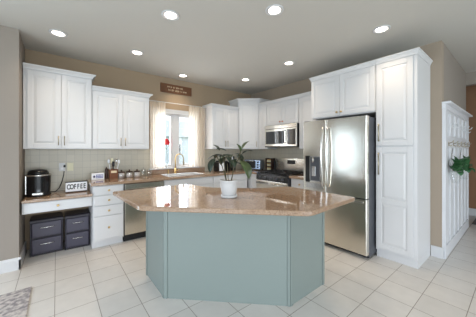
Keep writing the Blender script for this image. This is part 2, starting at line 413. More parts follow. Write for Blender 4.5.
def wall_cabinet(name, label, cat, loc, rz, w, d, z0, z1, crown, doors, handle, group=None, cl=True, cr=True, crown_p=.045, left_stile=.0, hz=None, hmat='brass'):
    t = thing(name, label, cat, (loc[0], loc[1], 0), rz, group)
    fd = d - .02
    MB().box(0, w, -fd, -.001, z0, z1, .002).build('cabinet_body', M['white'], t)
    crown_mb(0, w, d - .015, z1, crown, crown_p, cl, cr).build('crown_molding', M['white'], t)
    n = doors; g = .004; s0 = left_stile; dw = (w - s0 - .006 * 2) / n
    for i in range(n):
        x0 = s0 + .006 + i * dw + g / 2; x1 = s0 + .006 + (i + 1) * dw - g / 2
        dr = door_mb(x0, x1, z0 + .012, z1 - .012, -fd).build('door', M['white'], t)
        if n == 2: hx = x1 - .03 if i == 0 else x0 + .03
        else: hx = x0 + .03 if handle.endswith('left') else x1 - .03
        zz = hz if hz else z0 + .05
        if handle.startswith('bar'): bar_handle(dr, hx, -d, zz, zz + .125, 'nickel', r=.005)
        elif handle.startswith('knob'): knob(dr, hx, -d, z0 + .06, hmat)
    return t

RB = -PI / 2
wall_cabinet('wall_cabinet', 'tallest white two-door wall cabinet above the coffee maker at far left', 'cabinet', (-4.138, -.002), 0, .736, .335, 1.385, 2.405, .06, 2, 'bar', left_stile=.03, cl=False, cr=True)
wall_cabinet('wall_cabinet', 'white two-door wall cabinet just left of the curtained window', 'cabinet', (-3.40, -.002), 0, .815, .335, 1.385, 2.25, .06, 2, 'bar', cl=False)
wall_cabinet('wall_cabinet', 'white two-door wall cabinet just right of the curtained window', 'cabinet', (-1.338, -.002), 0, .668, .335, 1.392, 2.25, .06, 2, 'bar', cr=False)
# diagonal corner cabinet
t = thing('corner_cabinet', 'tall white diagonal wall cabinet in the corner above the counter', 'cabinet')
poly = [(-.002, -.002), (-.655, -.002), (-.655, -.315), (-.315, -.625), (-.002, -.625)]
def offs(k): return [(-.002, -.002), (-.655 - k, -.002), (-.655 - k, -.315 - k * .6), (-.315 - k * .6, -.625 - k), (-.002, -.625 - k)]
MB().prism(poly, 1.392, 2.44).build('cabinet_body', M['white'], t)
m = MB(); m.loft([[(x, y, z) for x, y in offs(k)] for k, z in ((.006, 2.44), (.01, 2.455), (.034, 2.485), (.045, 2.488), (.045, 2.505))]).build('crown_molding', M['white'], t)
L = math.hypot(.34, .31); ang = -math.atan2(.31, .34)
dr = door_mb(.022, L - .032, 1.405, 2.428, 0)
o = dr.build('door', M['white'], t, (-.655, -.315, 0), ang)
bar_handle(o, L - .06, -.02, 1.44, 1.56, 'nickel', r=.005)
wall_cabinet('wall_cabinet', 'narrow white wall cabinet between the corner cabinet and the microwave', 'cabinet', (-.002, -.627), RB, .25, .335, 1.392, 2.33, .06, 1, 'none', cl=False, cr=False)
wall_cabinet('wall_cabinet', 'short white two-door cabinet directly above the microwave', 'cabinet', (-.002, -.879), RB, .81, .335, 1.872, 2.33, .06, 2, 'knob', cl=False, cr=False, hmat='copper')
wall_cabinet('wall_cabinet', 'narrow white wall cabinet between the microwave and the refrigerator', 'cabinet', (-.002, -1.692), RB, .425, .335, 1.392, 2.33, .06, 1, 'none', cl=False, cr=False)
wall_cabinet('wall_cabinet', 'deep white two-door cabinet above the refrigerator', 'cabinet', (-.002, -2.122), RB, .946, .605, 1.862, 2.468, .062, 2, 'knob', cl=True, cr=False, crown_p=.025)
# pantry
t = thing('pantry_cabinet', 'floor-to-crown white pantry cabinet right of the refrigerator', 'cabinet', (-.002, -3.07, 0), RB)
pw, pd = .43, .605
m = MB(); m.box(0, pw, -pd + .02, 0, .1, 2.468, .002).box(.0, pw, -pd + .053, 0, .0, .1)
m.build('cabinet_body', M['white'], t)
crown_mb(0, pw, pd - .015, 2.468, .062, .025, False, True).build('crown_molding', M['white'], t)
MB().box(pw - .03, pw + .002, -pd + .016, -pd + .05, .1, 2.465, .002).build('corner_post', M['white'], t)
d1 = door_mb(.01, pw - .035, 1.425, 2.455, -pd + .02).build('door', M['white'], t)
bar_handle(d1, .045, -pd, 1.48, 1.70, 'nickel')
d2 = door_mb(.01, pw - .035, .13, 1.405, -pd + .02, [(.19, .70), (.765, 1.345)]).build('door', M['white'], t)
bar_handle(d2, .045, -pd, 1.06, 1.34, 'nickel')

# ------------------------------------------------------------------ desk nook and lower cabinets along the window wall
t = thing('desk_drawer_unit', 'white knee-space drawer hung under the low desk counter', 'drawer', (-4.127, 0, 0))
MB().box(0, .705, -.565, -.02, .605, .742, .002).build('drawer_box', M['white'], t)
o = slab_mb(.012, .693, .613, .735, -.565).build('drawer_front', M['white'], t); knob(o, .335, -.585, .675)
tag(MB().box(-4.127, -3.424, -.615, -.009, .7425, .775, .006).build('desk_counter', M['granite']), 'low granite desk counter under the coffee maker at far left', 'countertop')
def base_unit(name, label, cat, loc, rz, w, d=.6, z1=.878):
    t = thing(name, label, cat, (loc[0], loc[1], 0), rz)
    m = MB(); m.box(0, w, -d + .02, 0, .1, z1, .002).box(0, w, -d + .085, 0, 0, .1)
    m.build('cabinet_body', M['white'], t)
    return t
t = base_unit('drawer_cabinet', 'white base cabinet with a column of four drawers beside the desk', 'cabinet', (-3.42, -.005), 0, .385)
for a, b in ((.745, .868), (.60, .735), (.455, .59), (.125, .445)):
    o = slab_mb(.012, .373, a, b, -.58).build('drawer', M['white'], t); knob(o, .19, -.6, (a + b) / 2)
# dishwasher
t = thing('dishwasher', 'stainless steel dishwasher between the drawer cabinet and the sink cabinet', 'dishwasher', (-3.03, -.005, 0))
MB().box(.004, .596, -.57, 0, .11, .872).build('tub_body', M['blackm'], t)
o = MB().box(.008, .592, -.60, -.571, .115, .755, .006).build('door', M['steel'], t)
o2 = MB().box(.008, .592, -.60, -.571, .785, .868, .006).build('control_strip', M['steel'], t)
MB().box(.008, .592, -.585, -.571, .756, .784).build('pocket_grip', M['black'], t)
MB().box(.01, .59, -.52, -.02, 0, .108).build('toe_kick', M['blackm'], t)
# sink base, corner base, range side bases
t = thing('sink_cabinet', 'white base cabinet under the sink, right of the dishwasher', 'cabinet', (-2.43, -.005, 0))
m = MB(); m.box(0, .018, -.58, 0, .1, .878).box(.912, .93, -.58, 0, .1, .878).box(.018, .912, -.58, -.005, .1, .12).box(.018, .912, -.012, 0, .12, .878).box(.018, .912, -.58, -.56, .12, .878).box(0, .93, -.515, 0, 0, .1)
m.build('cabinet_body', M['white'], t)
slab_mb(.012, .918, .745, .868, -.58).build('false_front', M['white'], t)
for x0, x1, hx in ((.012, .463, .43), (.467, .918, .50)):
    o = door_mb(x0, x1, .125, .735, -.58).build('door', M['white'], t); bar_handle(o, hx, -.6, .59, .71)
t = base_unit('base_cabinet', 'white base cabinet right of the sink cabinet, toward the corner', 'cabinet', (-1.498, -.005), 0, .86)
o = slab_mb(.012, .848, .745, .868, -.58).build('drawer', M['white'], t)
for x0, x1, hx in ((.012, .428, .395), (.432, .848, .465)):
    o = door_mb(x0, x1, .125, .735, -.58).build('door', M['white'], t); bar_handle(o, hx, -.6, .59, .71)
t = base_unit('base_cabinet', 'white corner base cabinet between the window counter and the gas range', 'cabinet', (-.005, -.005), RB, .905)
o = door_mb(.63, .9, .125, .868, -.58).build('door', M['white'], t)
t = base_unit('base_cabinet', 'small white base cabinet between the gas range and the refrigerator', 'cabinet', (-.005, -1.712), RB, .40)
o = slab_mb(.012, .388, .705, .868, -.58).build('drawer', M['white'], t); knob(o, .2, -.6, .79)
o = door_mb(.012, .388, .125, .695, -.58).build('door', M['white'], t)
# worktops
SX0, SX1, SY0, SY1 = -2.33, -1.62, -.53, -.13
t = thing('worktop', 'long granite worktop running under the window and round the corner', 'countertop')
m = MB(); z0, z1 = .88, .92
m.box(-3.445, SX0, -.64, -.009, z0, z1, .004).box(SX1, -.009, -.64, -.009, z0, z1, .004).box(SX0, SX1, -.64, SY0, z0, z1, .004).box(SX0, SX1, SY1, -.009, z0, z1, .004)
m.box(-.64, -.009, -.912, -.64, z0, z1, .004)
m.build('slab', M['granite'], t)
MB().box(-2.52, -1.34, -.03, -.0085, .92, 1.005, .003).build('upstand', M['granite'], t)
tag(MB().box(-.64, -.009, -2.112, -1.708, .88, .92, .004).build('worktop', M['granite']), 'short granite worktop between the gas range and the refrigerator', 'countertop')
# sink and faucet
m = MB()
def rr(x0, x1, y0, y1, z): return [(x0, y0, z), (x1, y0, z), (x1, y1, z), (x0, y1, z)]
m.loft([rr(SX0 + .004, SX1 - .004, SY0 + .004, SY1 - .004, .926), rr(SX0 + .012, SX1 - .012, SY0 + .012, SY1 - .012, .929), rr(SX0 + .03, SX1 - .03, SY0 + .03, SY1 - .03, .922), rr(SX0 + .05, SX1 - .05, SY0 + .05, SY1 - .05, .72)], cap=False)
m.f.append(tuple(range(len(m.v) - 4, len(m.v)))); m.sm.append(False)
sk = m.build('kitchen_sink', M['ceramic']); tag(sk, 'white rimmed sink set in the worktop under the window', 'sink')
t = thing('faucet', 'tall brass gooseneck faucet standing behind the sink', 'faucet', (-2.02, -.085, .9207))
MB().lathe([(.0, 0), (.028, 0), (.028, .012), (.018, .02), (.016, .1), (.0, .1)], n=16).build('faucet_base', M['brass'], t)
dx, dy = .62, -.78
pts = [(0, 0, .09), (0, 0, .28)] + [(dx * (.085 - .085 * math.cos(a)), dy * (.085 - .085 * math.cos(a)), .28 + .095 * math.sin(a)) for a in [PI * k / 10 for k in range(1, 11)]] + [(dx * .17, dy * .17, .25)]
MB().tube(pts[:7], .011, 10).build('gooseneck', M['brass'], t)
MB().tube(pts[6:], .0112, 10).build('spray_hose', M['nickel'], t)
MB().tube([(dx * .17, dy * .17, .25), (dx * .17, dy * .17, .235), (dx * .17, dy * .17, .16)], [.013, .017, .015], 12).build('spray_head', M['nickel'], t)
MB().tube([(.012, 0, .05), (.075, .0, .075)], [.009, .006], 10).build('lever', M['brass'], t)
tag(MB().lathe([(0, 0), (.02, 0), (.02, .008), (.012, .012), (.012, .06), (.016, .065), (.016, .075), (0, .08)], (-2.16, -.08, .9207), 14).build('soap_pump', M['brass']), 'small brass soap pump left of the faucet', 'soap pump')

# ------------------------------------------------------------------ curtains
def curtain(label, x0, x1):
    m = MB(); nx, nz = 64, 20; rows = []
    for k in range(nz + 1):
        z = 1.035 + (2.255 - 1.035) * k / nz; row = []
        for i in range(nx + 1):
            u = i / nx; sp = 1 + .06 * (1 - k / nz) * math.sin(u * 5)
            row.append((x0 + (x1 - x0) * (.5 + (u - .5) * sp), -.088 + .02 * math.sin(u * 2 * PI * 6.3 + .3 * math.sin(z * 4)) + .006 * math.sin(u * 31), z))
        rows.append(row)
    m.loft(rows, cap=False, smooth=True, closed=False)
    return tag(m.build('sheer_curtain', M['sheer']), label, 'curtain')
curtain('cream sheer curtain panel on the left side of the sink window', -2.50, -2.21)
curtain('cream sheer curtain panel on the right side of the sink window', -1.74, -1.355)
t = thing('curtain_rod', 'thin curtain rod across the top of the sink window', 'curtain rod')
MB().tube([(-2.54, -.088, 2.262), (-1.345, -.088, 2.262)], .007).build('rod', M['trim'], t)
for x in (-2.52, -1.36): MB().box(x - .008, x + .008, -.088, -.0005, 2.255, 2.27).build('bracket', M['trim'], t)

# sign above window
t = thing('wooden_sign', 'brown wooden plank sign hanging above the sink window', 'sign', (-1.965, -.0005, 2.555))
MB().box(-.32, .32, -.022, 0, -.085, .085, .004).build('plank', M['plankwood'], t)
m = MB()
for z, x0, x1 in ((.028, -.19, .13), (-.03, -.17, .20)):       # lettering too worn to read: two rows of small painted strokes
    x = x0
    while x < x1:
        wd = random.uniform(.008, .016); hh = random.uniform(.014, .024)
        m.box(x, x + .005, -.0235, -.0215, z - hh, z + hh * .8).box(x, x + wd, -.0235, -.0215, z - .004 + random.uniform(-.01, .01), z + .003 + random.uniform(-.006, .008))
        x += wd + (.024 if random.random() < .2 else .006)
m.build('lettering', M['letter'], t)

# flower in front of left pane
t = thing('flower_stem', 'single red flower with green leaves standing before the left window pane', 'flower', (-2.19, -.028, 1.005 + .035))
t.location = (-2.165, -.022, 1.0405)
m = MB(); m.lathe([(0, 0), (.018, 0), (.02, .02), (.018, .09), (.010, .12), (.010, .14), (.008, .14), (.008, .125)], n=14).build('bud_vase', M['jar'], t)
MB().tube([(0, 0, .02), (.004, 0, .2), (-.006, -.005, .44)], .0035, 8).build('stem', M['vine'], t)
m = MB()
for k in range(7):
    a = 2 * PI * k / 7; m.ball((-.006 + .032 * math.cos(a), -.012 + .010 * math.sin(a), .475 + .01 * (k % 2)), .034, .014, .046, 10, 6)
m.ball((-.006, -.012, .51), .032, .016, .044, 10, 6)

m.build('petals', M['red'], t)
for b in ((.05, -.012, .40), (-.055, -.012, .38), (.04, -.01, .33)): leaf_mb(MB(), (0, -.004, b[2] - .05), b, .035, .1).build('leaf', M['vine'], t)

# ------------------------------------------------------------------ island
IB = [(-3.03, -2.18), (-2.205, -2.98), (-1.665, -2.98), (-1.665, -2.50), (-2.02, -2.44), (-2.46, -1.98), (-2.50, -1.665), (-3.03, -1.665)]
t = thing('kitchen_island', 'sage green kitchen island base with angled front, in the middle of the tiled floor', 'kitchen island')
MB().prism(IB, 0, .88).build('panels', M['sage'], t)
def post(x0, y0, x1, y1, wd, th, name='seam_strip'):
    """thin strip on the face running from (x0,y0) toward (x1,y1)"""
    a = Vector((x0, y0)); d = (Vector((x1, y1)) - a).normalized(); nn = Vector((d.y, -d.x))
    q = [a, a + d * wd, a + d * wd + nn * th, a + nn * th]
    MB().prism([(p.x, p.y) for p in q][::-1], .001, .879).build(name, M['sage'], t)
post(-3.03, -2.18, -2.205, -2.98, .035, .008); post(-2.205, -2.98, -3.03, -2.18, .02, -.008)
post(-2.205, -2.98, -1.665, -2.98, .035, .008); post(-1.695, -2.98, -1.0, -2.98, .03, .008)
post(-3.03, -1.665, -3.03, -2.18, .03, .008); post(-3.03, -2.15, -3.03, -3, .03, .008)
def rounded(poly, r, n=5, skip=()):
    out = []
    N = len(poly)
    for i in range(N):
        p0, p1, p2 = Vector(poly[i - 1]), Vector(poly[i]), Vector(poly[(i + 1) % N])
        ri = r[i] if isinstance(r, (list, tuple)) else r
        a = p1 + (p0 - p1).normalized() * ri; b = p1 + (p2 - p1).normalized() * ri
        for k in range(n + 1):
            u = k / n; q = a * (1 - u) ** 2 + p1 * 2 * u * (1 - u) + b * u * u; out.append((q.x, q.y))
    return out
IT = [(-3.335, -1.475), (-3.29, -2.33), (-2.345, -3.285), (-1.57, -3.255), (-1.555, -2.42), (-1.94, -2.31), (-2.38, -1.88), (-2.43, -1.475)]
tag(MB().prism(rounded(IT, [.03, .05, .06, .03, .05, .12, .12, .08]), .8805, .92, .006).build('island_worktop', M['granite']),
    'polished speckled granite top of the kitchen island, boomerang shaped', 'countertop')

# rubber plant
t = thing('potted_rubber_plant', 'rubber plant with dark broad leaves in a white pot on the island', 'potted plant', (-2.513, -2.494, .9205))
MB().lathe([(0, 0), (.072, 0), (.078, .006), (.078, .022), (.068, .024), (.066, .016), (0, .016)], n=36).build('saucer', M['ceramic'], t)
pr = [(0, .017), (.062, .017), (.068, .03), (.075, .06)]
for k in range(6): pr += [(.0765 + .0012 * k, .07 + .012 * k), (.0785 + .0012 * k, .076 + .012 * k)]
pr += [(.087, .15), (.091, .155), (.091, .165), (.083, .165), (.081, .145), (0, .145)]
MB().lathe(pr, n=36).build('pot', M['ceramic'], t)
MB().lathe([(0, .1455), (.078, .1455), (.06, .152), (0, .156)], n=24).build('soil', M['soil'], t)
hub = [((-.02, .015, .15), (-.032, .03, .30), (-.04, .032, .41)), ((.018, -.012, .15), (.04, -.03, .29), (.075, -.058, .37), (.09, -.07, .45))]
for pts in hub: MB().tube(pts, [.006] + [.0045] * (len(pts) - 1), 8).build('stem', M['stem'], t)
for pts in (((.0, .012, .15), (-.005, .02, .32)), ((-.03, 0, .15), (-.06, .03, .3), (-.1, .075, .40))): MB().tube(pts, .004, 8).build('stem', M['stem'], t)
LV = [((.098,-.078,.461),(.187,-.085,.539),.052,'leafg'),((.086,-.069,.435),(.044,-.061,.51),.055,'leafg'),
 ((.085,-.068,.355),(.110,-.166,.175),.135,'leafg'),((.098,-.078,.375),(.075,-.0,.417),.07,'leaf'),
 ((-.050,.042,.408),(-.177,.103,.361),.055,'leaf'),((-.070,.055,.446),(-.096,.143,.502),.045,'leaf'),
 ((-.019,.015,.440),(-.09,.092,.458),.07,'leaf'),((-.105,.083,.375),(-.167,.072,.235),.085,'leaf'),
 ((.100,-.080,.415),(.235,-.082,.440),.045,'leaf'),((-.038,.030,.413),(-.018,-.046,.322),.075,'leaf'),
 ((-.030,.024,.384),(-.02,.108,.30),.07,'leaf'),((.053,-.042,.365),(.058,.032,.27),.065,'leaf'),
 ((.02,-.02,.36),(-.0,-.09,.29),.06,'leaf'),((.07,-.055,.40),(.14,-.02,.33),.07,'leaf'),((-.06,.05,.41),(-.06,.16,.36),.07,'leaf'),((.0,.0,.37),(.06,.06,.41),.07,'leaf'),((-.04,.03,.40),(-.09,.0,.37),.06,'leaf'),((.05,-.04,.33),(.12,-.07,.29),.06,'leaf')]
for a, b, w, c in LV: leaf_mb(MB(), a, b, w, .1).build('leaf', M[c], t)

# ------------------------------------------------------------------ refrigerator
t = thing('refrigerator', 'stainless steel french door refrigerator with an ice dispenser', 'refrigerator', (-.01, -2.127, 0), RB)
FW = .928
MB().box(.0, FW, -.74, 0, .03, 1.79, .004).build('fridge_body', M['dsteel'], t)
for x in (.05, FW - .09): 
    for y in (-.7, -.1): MB().lathe([(0, 0), (.02, 0), (.02, .03), (0, .03)], (x + .02, y, 0), 12).build('foot', M['blackm'], t)
MB().box(.01, FW - .01, -.735, -.70, .012, .055).build('kick_grille', M['blackm'], t)
MB().box(.02, .10, -.80, -.70, 1.79, 1.808).build('hinge_cover', M['blackm'], t)
MB().box(FW - .10, FW - .02, -.80, -.70, 1.79, 1.808).build('hinge_cover', M['blackm'], t)
xs = .385
def fdoor(x0, x1, z0, z1):
    m = MB(); us = [0, .006, .013, .022, .035, .06, .5, .94, .965, .978, .987, .994, 1]; rings = []
    for z in (z0, z1):
        r = [(x0, -.742, z)]
        for u in us:
            x = x0 + (x1 - x0) * u; e = min(u, 1 - u) * (x1 - x0)
            r.append((x, -.802 - .008 * (1 - max(0, 1 - e / .012) ** 2), z))
        r.append((x1, -.742, z)); rings.append(r)
    return m.loft(rings, smooth=False)
ld = fdoor(.003, xs - .003, .765, 1.80).build('door', M['steel'], t)
rd = fdoor(xs + .003, FW - .003, .765, 1.80).build('door', M['steel'], t)
fz = fdoor(.003, FW - .003, .06, .752).build('freezer_drawer', M['steel'], t)
MB().box(.04, FW - .04, -.815, -.80, .70, .728, .004).build('grip', M['steelh'], fz)
# dispenser on left door
MB().box(.047, .115, -.818, -.809, .89, 1.285, .003).build('control_panel', M['black'], ld)
m = MB(); m.box(.122, .30, -.816, -.81, .905, .92).box(.122, .30, -.816, -.81, 1.268, 1.285).box(.122, .132, -.816, -.81, .905, 1.285).box(.29, .30, -.816, -.81, .905, 1.285)
m.build('dispenser_frame', M['steelh'], ld)
MB().box(.132, .29, -.8135, -.8125, .92, 1.268).build('dispenser_recess', M['dsteel'], ld)
MB().tube([(.19, -.83, 1.26), (.19, -.835, 1.19)], [.02, .014], 10).build('spout', M['steelh'], ld)
MB().box(.16, .225, -.824, -.814, .985, 1.13, .004).build('paddle', M['steelh'], ld)
MB().box(.06, .34, -.8185, -.811, .80, .885, .003).build('dispenser_shelf', M['steelh'], ld)
def fhandle(d, x):
    pts = []
    for k in range(13):
        u = k / 12; pts.append((x, -.835 - .04 * math.sin(PI * u), .86 + .82 * u))
    m = MB(); m.tube([(x, -.81, .86)] + pts + [(x, -.81, 1.68)], .014, 10); m.build('handle', M['steelh'], d)
fhandle(ld, xs - .04); fhandle(rd, xs + .04)

# ------------------------------------------------------------------ range and microwave
t = thing('gas_range', 'stainless gas range with black grates under the microwave', 'stove', (-.01, -.918, 0), RB)
RW = .785
MB().box(0, RW, -.64, -.0, .03, .905, .003).build('range_body', M['dsteel'], t)
MB().box(.01, RW - .01, -.6, -.02, 0, .03).build('plinth', M['blackm'], t)
MB().box(0, RW, -.655, -.06, .905, .922, .004).build('cooktop', M['black'], t)
MB().prism([(0, 0), (RW, 0), (RW, .07), (0, .07)], .905, 1.205, .006).build('backguard', M['steel'], t).location.y = -.072
MB().box(.30, .50, -.078, -.071, 1.085, 1.165, .003).build('clock_display', M['black'], t)
for gx0, gx1 in ((.02, .27), (.275, .51), (.515, .765)):
    m = MB()
    for x in (gx0, (gx0 + gx1) / 2, gx1): m.box(x - .008, x + .008, -.63, -.1, .94, .956, .003)
    for y in (-.63, -.50, -.37, -.24, -.10): m.box(gx0, gx1, y - .008, y + .008, .94, .956, .003)
    for x in (gx0, gx1):
        for y in (-.62, -.11): m.box(x - .007, x + .007, y - .007, y + .007, .922, .942)
    m.build('grate', M['blackm'], t)
for x, y in ((.145, -.5), (.145, -.23), (.39, -.36), (.64, -.5), (.64, -.23)):
    MB().lathe([(0, .922), (.045, .922), (.045, .93), (.03, .938), (0, .938)], (x, y, 0), 18).build('burner', M['blackm'], t)
m = MB(); m.loft([[(0, -.64, .795), (0, -.672, .795), (0, -.655, .904), (0, -.64, .904)], [(RW, -.64, .795), (RW, -.672, .795), (RW, -.655, .904), (RW, -.64, .904)]])
cp = m.build('control_panel', M['black'], t)
for i in range(5):
    x = .10 + .146 * i; m = MB(); m.tube([(x, -.663, .842), (x, -.683, .844), (x, -.69, .845)], [.022, .02, .015], 16); m.build('knob', M['dsteel'], cp)
od = MB().box(.005, RW - .005, -.672, -.641, .27, .785, .006).build('oven_door', M['steel'], t)
MB().box(.13, RW - .13, -.675, -.671, .36, .62).build('oven_window', M['glassd'], od)
bar_handle(od, .735, -.674, .04, RW - .04, 'steelh', True, .014)
MB().box(.005, RW - .005, -.665, -.641, .06, .26, .006).build('warming_drawer', M['steel'], t)

t = thing('microwave', 'stainless over-the-range microwave with a dark glass door', 'microwave', (-.01, -.885, 0), RB)
MB().box(0, .80, -.365, 0, 1.43, 1.868, .003).build('microwave_body', M['blackm'], t)
d = MB().box(.0, .575, -.395, -.366, 1.445, 1.79, .004).build('door', M['steel'], t)
MB().box(.035, .50, -.398, -.394, 1.49, 1.745, .002).build('door_window', M['glassd'], d)
MB().tube([(.535, -.394, 1.50), (.535, -.43, 1.515), (.535, -.43, 1.735), (.535, -.394, 1.75)], .013, 10).build('handle', M['blackm'], d)
MB().box(.578, .80, -.395, -.366, 1.445, 1.79, .004).build('control_panel', M['steel'], t)
MB().box(.592, .785, -.398, -.394, 1.475, 1.765, .002).build('keypad', M['glassd'], t)
MB().box(.0, .80, -.395, -.366, 1.795, 1.866, .004).build('vent_grille', M['steel'], t)
MB().box(.0, .80, -.39, -.366, 1.43, 1.444).build('bottom_trim', M['blackm'], t)

# ------------------------------------------------------------------ recessed lights
def recessed(label, x, y):
    t = thing('recessed_light', label, 'ceiling light', (x, y, CEIL - .0005), 0, 'recessed ceiling lights')
    MB().lathe([(.066, 0), (.09, 0), (.09, -.006), (.082, -.011), (.068, -.010), (.064, -.004)], n=32).build('trim_ring', M['trim'], t)
    MB().lathe([(0, -.001), (.064, -.001), (.06, -.004), (0, -.004)], n=32).build('lens', M['lens'], t)
    d = bpy.data.lights.new('bulb', 'SPOT'); d.energy = LAMP_POWER; d.color = LAMP_COLOR; d.spot_size = math.radians(118); d.spot_blend = 1.0; d.shadow_soft_size = .07
    o = bpy.data.objects.new('bulb', d); COL.objects.link(o); o.parent = t; o.location = (0, 0, -.03)
for lb, x, y in [('recessed ceiling light farthest left, above the tallest wall cabinet', -3.79, -.816), ('recessed ceiling light left of centre near the top edge, over the island left half', -2.891, -1.995),
                 ('recessed ceiling light nearest the top edge, right of centre, over the island front', -2.118, -2.718), ('recessed ceiling light farthest right, in front of the pantry cabinet', -.895, -3.241),
                 ('recessed ceiling light in front of the wall cabinet left of the window', -2.912, -.83), ('small recessed ceiling light just above the wooden sign', -1.968, -.307),
                 ('recessed ceiling light nearest the corner cabinet', -.903, -.849), ('recessed ceiling light in front of the cabinet above the refrigerator', -.911, -1.927)]:
    recessed(lb, x, y)

# ------------------------------------------------------------------ desk things
t = thing('coffee_maker', 'round black coffee maker with a domed lid on the low desk counter', 'coffee maker', (-3.995, -.275, .7755))
t.scale = (1.1, 1.1, 1.04)
MB().lathe([(0, 0), (.118, 0), (.122, .012), (.112, .03), (.115, .10), (.119, .24), (.121, .262), (.112, .268), (0, .268)], n=36).build('housing', M['black'], t)
MB().lathe([(0, .268), (.100, .268), (.098, .29), (.08, .318), (.04, .33), (0, .333)], n=32).build('lid', M['black'], t)
MB().lathe([(.1215, .248), (.124, .25), (.124, .264), (.1215, .266)], n=36).build('rim_band', M['steelh'], t)
MB().box(-.05, .05, -.135, -.10, .02, .05, .006).build('drip_tray', M['steelh'], t)
MB().box(-.112, -.098, -.075, -.055, .03, .255, .004).build('side_trim', M['steelh'], t)
MB().tube([(.10, .05, .03), (.16, .10, .012), (.2, .16, .05), (.225, .215, .12), (.247, .243, .22), (.254, .243, .335)], .005, 8).build('power_cord', M['blackm'], t)
MB().box(.243, .267, .232, .2555, .325, .36, .004).build('plug', M['blackm'], t)
t = thing('outlet', 'white wall outlet with the coffee maker cord plugged in', 'outlet', (-3.744, -.0085, 1.12))
MB().box(-.037, .037, -.006, 0, -.06, .06, .003).build('cover_plate', M['trim'], t)
m = MB(); m.box(-.017, .017, -.0085, -.006, -.04, -.008, .002); m.build('socket', M['paper'], t)
t = thing('light_switch', 'cream wall switch plate right of the outlet', 'switch', (-3.645, -.0085, 1.12))
MB().box(-.037, .037, -.006, 0, -.06, .06, .003).build('cover_plate', M['cream'], t)
MB().box(-.006, .006, -.016, -.006, -.012, .012, .002).build('toggle', M['cream'], t)
def text_obj(txt, size, material, parent, loc, depth=.0012, name='lettering'):
    c = bpy.data.curves.new('txt', 'FONT'); c.body = txt; c.size = size; c.align_x = 'CENTER'; c.align_y = 'CENTER'; c.extrude = depth; c.offset = size * .022
    o = bpy.data.objects.new('txt', c); COL.objects.link(o)
    bpy.context.view_layer.update()
    me = bpy.data.meshes.new_from_object(o.evaluated_get(bpy.context.evaluated_depsgraph_get()))
    bpy.data.objects.remove(o); bpy.data.curves.remove(c)
    me.transform(Matrix.Rotation(PI / 2, 4, 'X'))
    me.materials.clear(); me.materials.append(material)
    r = bpy.data.objects.new(name, me); COL.objects.link(r); r.parent = parent; r.location = loc
    return r
t = thing('coffee_sign', 'white block sign reading COFFEE in black letters on the desk counter', 'sign', (-3.585, -.30, .7755), .03)
MB().box(-.125, .125, -.02, .02, 0, .014, .003).build('base', M['dwood'], t)
MB().box(-.125, .125, -.015, .015, .014, .142, .004).build('board', M['paper'], t)
m = MB(); m.box(-.128, .128, -.017, .017, .142, .149).build('top_edge', M['ink'], t)
for i, ch in enumerate('COFFEE'):
    lt = text_obj(ch, .058, M['ink'], t, (-.0925 + .037 * i, -.0165, .078)); lt.scale = (1.0, 1.0, 1.65)

# plastic drawer towers
def tower(label, x, y, rz):
    t = thing('drawer_tower', label, 'plastic drawers', (x, y, 0), rz, 'plastic drawer towers under the desk')
    w, d, h = .335, .33, .47
    m = MB(); m.box(-w / 2, w / 2, 0, d, .0, .02, .005).box(-w / 2, -w / 2 + .014, .02, d, .02, h - .03, .004).box(w / 2 - .014, w / 2, .02, d, .02, h - .03, .004)
    m.box(-w / 2 + .01, w / 2 - .01, d - .015, d, .02, h - .03).box(-w / 2 + .01, w / 2 - .01, .02, d, .218, .232)
    m.build('tower_frame', M['plasticd'], t)
    m = MB(); m.loft([[(-w / 2, 0, h - .04), (w / 2, 0, h - .04), (w / 2, d, h - .04), (-w / 2, d, h - .04)], [(-w / 2, 0, h - .015), (w / 2, 0, h - .015), (w / 2, d, h - .015), (-w / 2, d, h - .015)], [(-w / 2 + .02, .025, h), (w / 2 - .02, .025, h), (w / 2 - .02, d - .02, h), (-w / 2 + .02, d - .02, h)]]).build('top_cover', M['plasticd'], t)
    for z0, z1 in ((.022, .214), (.236, .426)):
        m = MB(); m.box(-w / 2 + .016, w / 2 - .016, -.004, d - .02, z0, z1, .012)
        dr = m.build('drawer', M['plastic'], t)
        zc = z0 + (z1 - z0) * .66
        MB().tube([(-.075, -.004, zc), (-.06, -.014, zc - .004), (.06, -.014, zc - .004), (.075, -.004, zc)], .005, 8).build('pull', M['steelh'], dr)
    return t
tower('dark plastic two-drawer tower on the floor under the desk, left one', -3.90, -.335, .02)
tower('dark plastic two-drawer tower under the desk, right one against the drawer cabinet', -3.60, -.36, -.03)
bpy.data.objects['drawer_tower'].location.x = -3.905
bpy.data.objects['drawer_tower.001'].location.x = -3.575
bpy.data.objects['drawer_tower'].scale = (1.02, .93, 1.0); bpy.data.objects['drawer_tower.001'].scale = (.86, .93, 1.0)

# rug
tag(MB().box(-5.2, -4.0, -2.1, -1.2, .0005, .012, .004).build('rug', M['rug']), 'grey and cream patterned rug on the floor at lower left', 'rug')

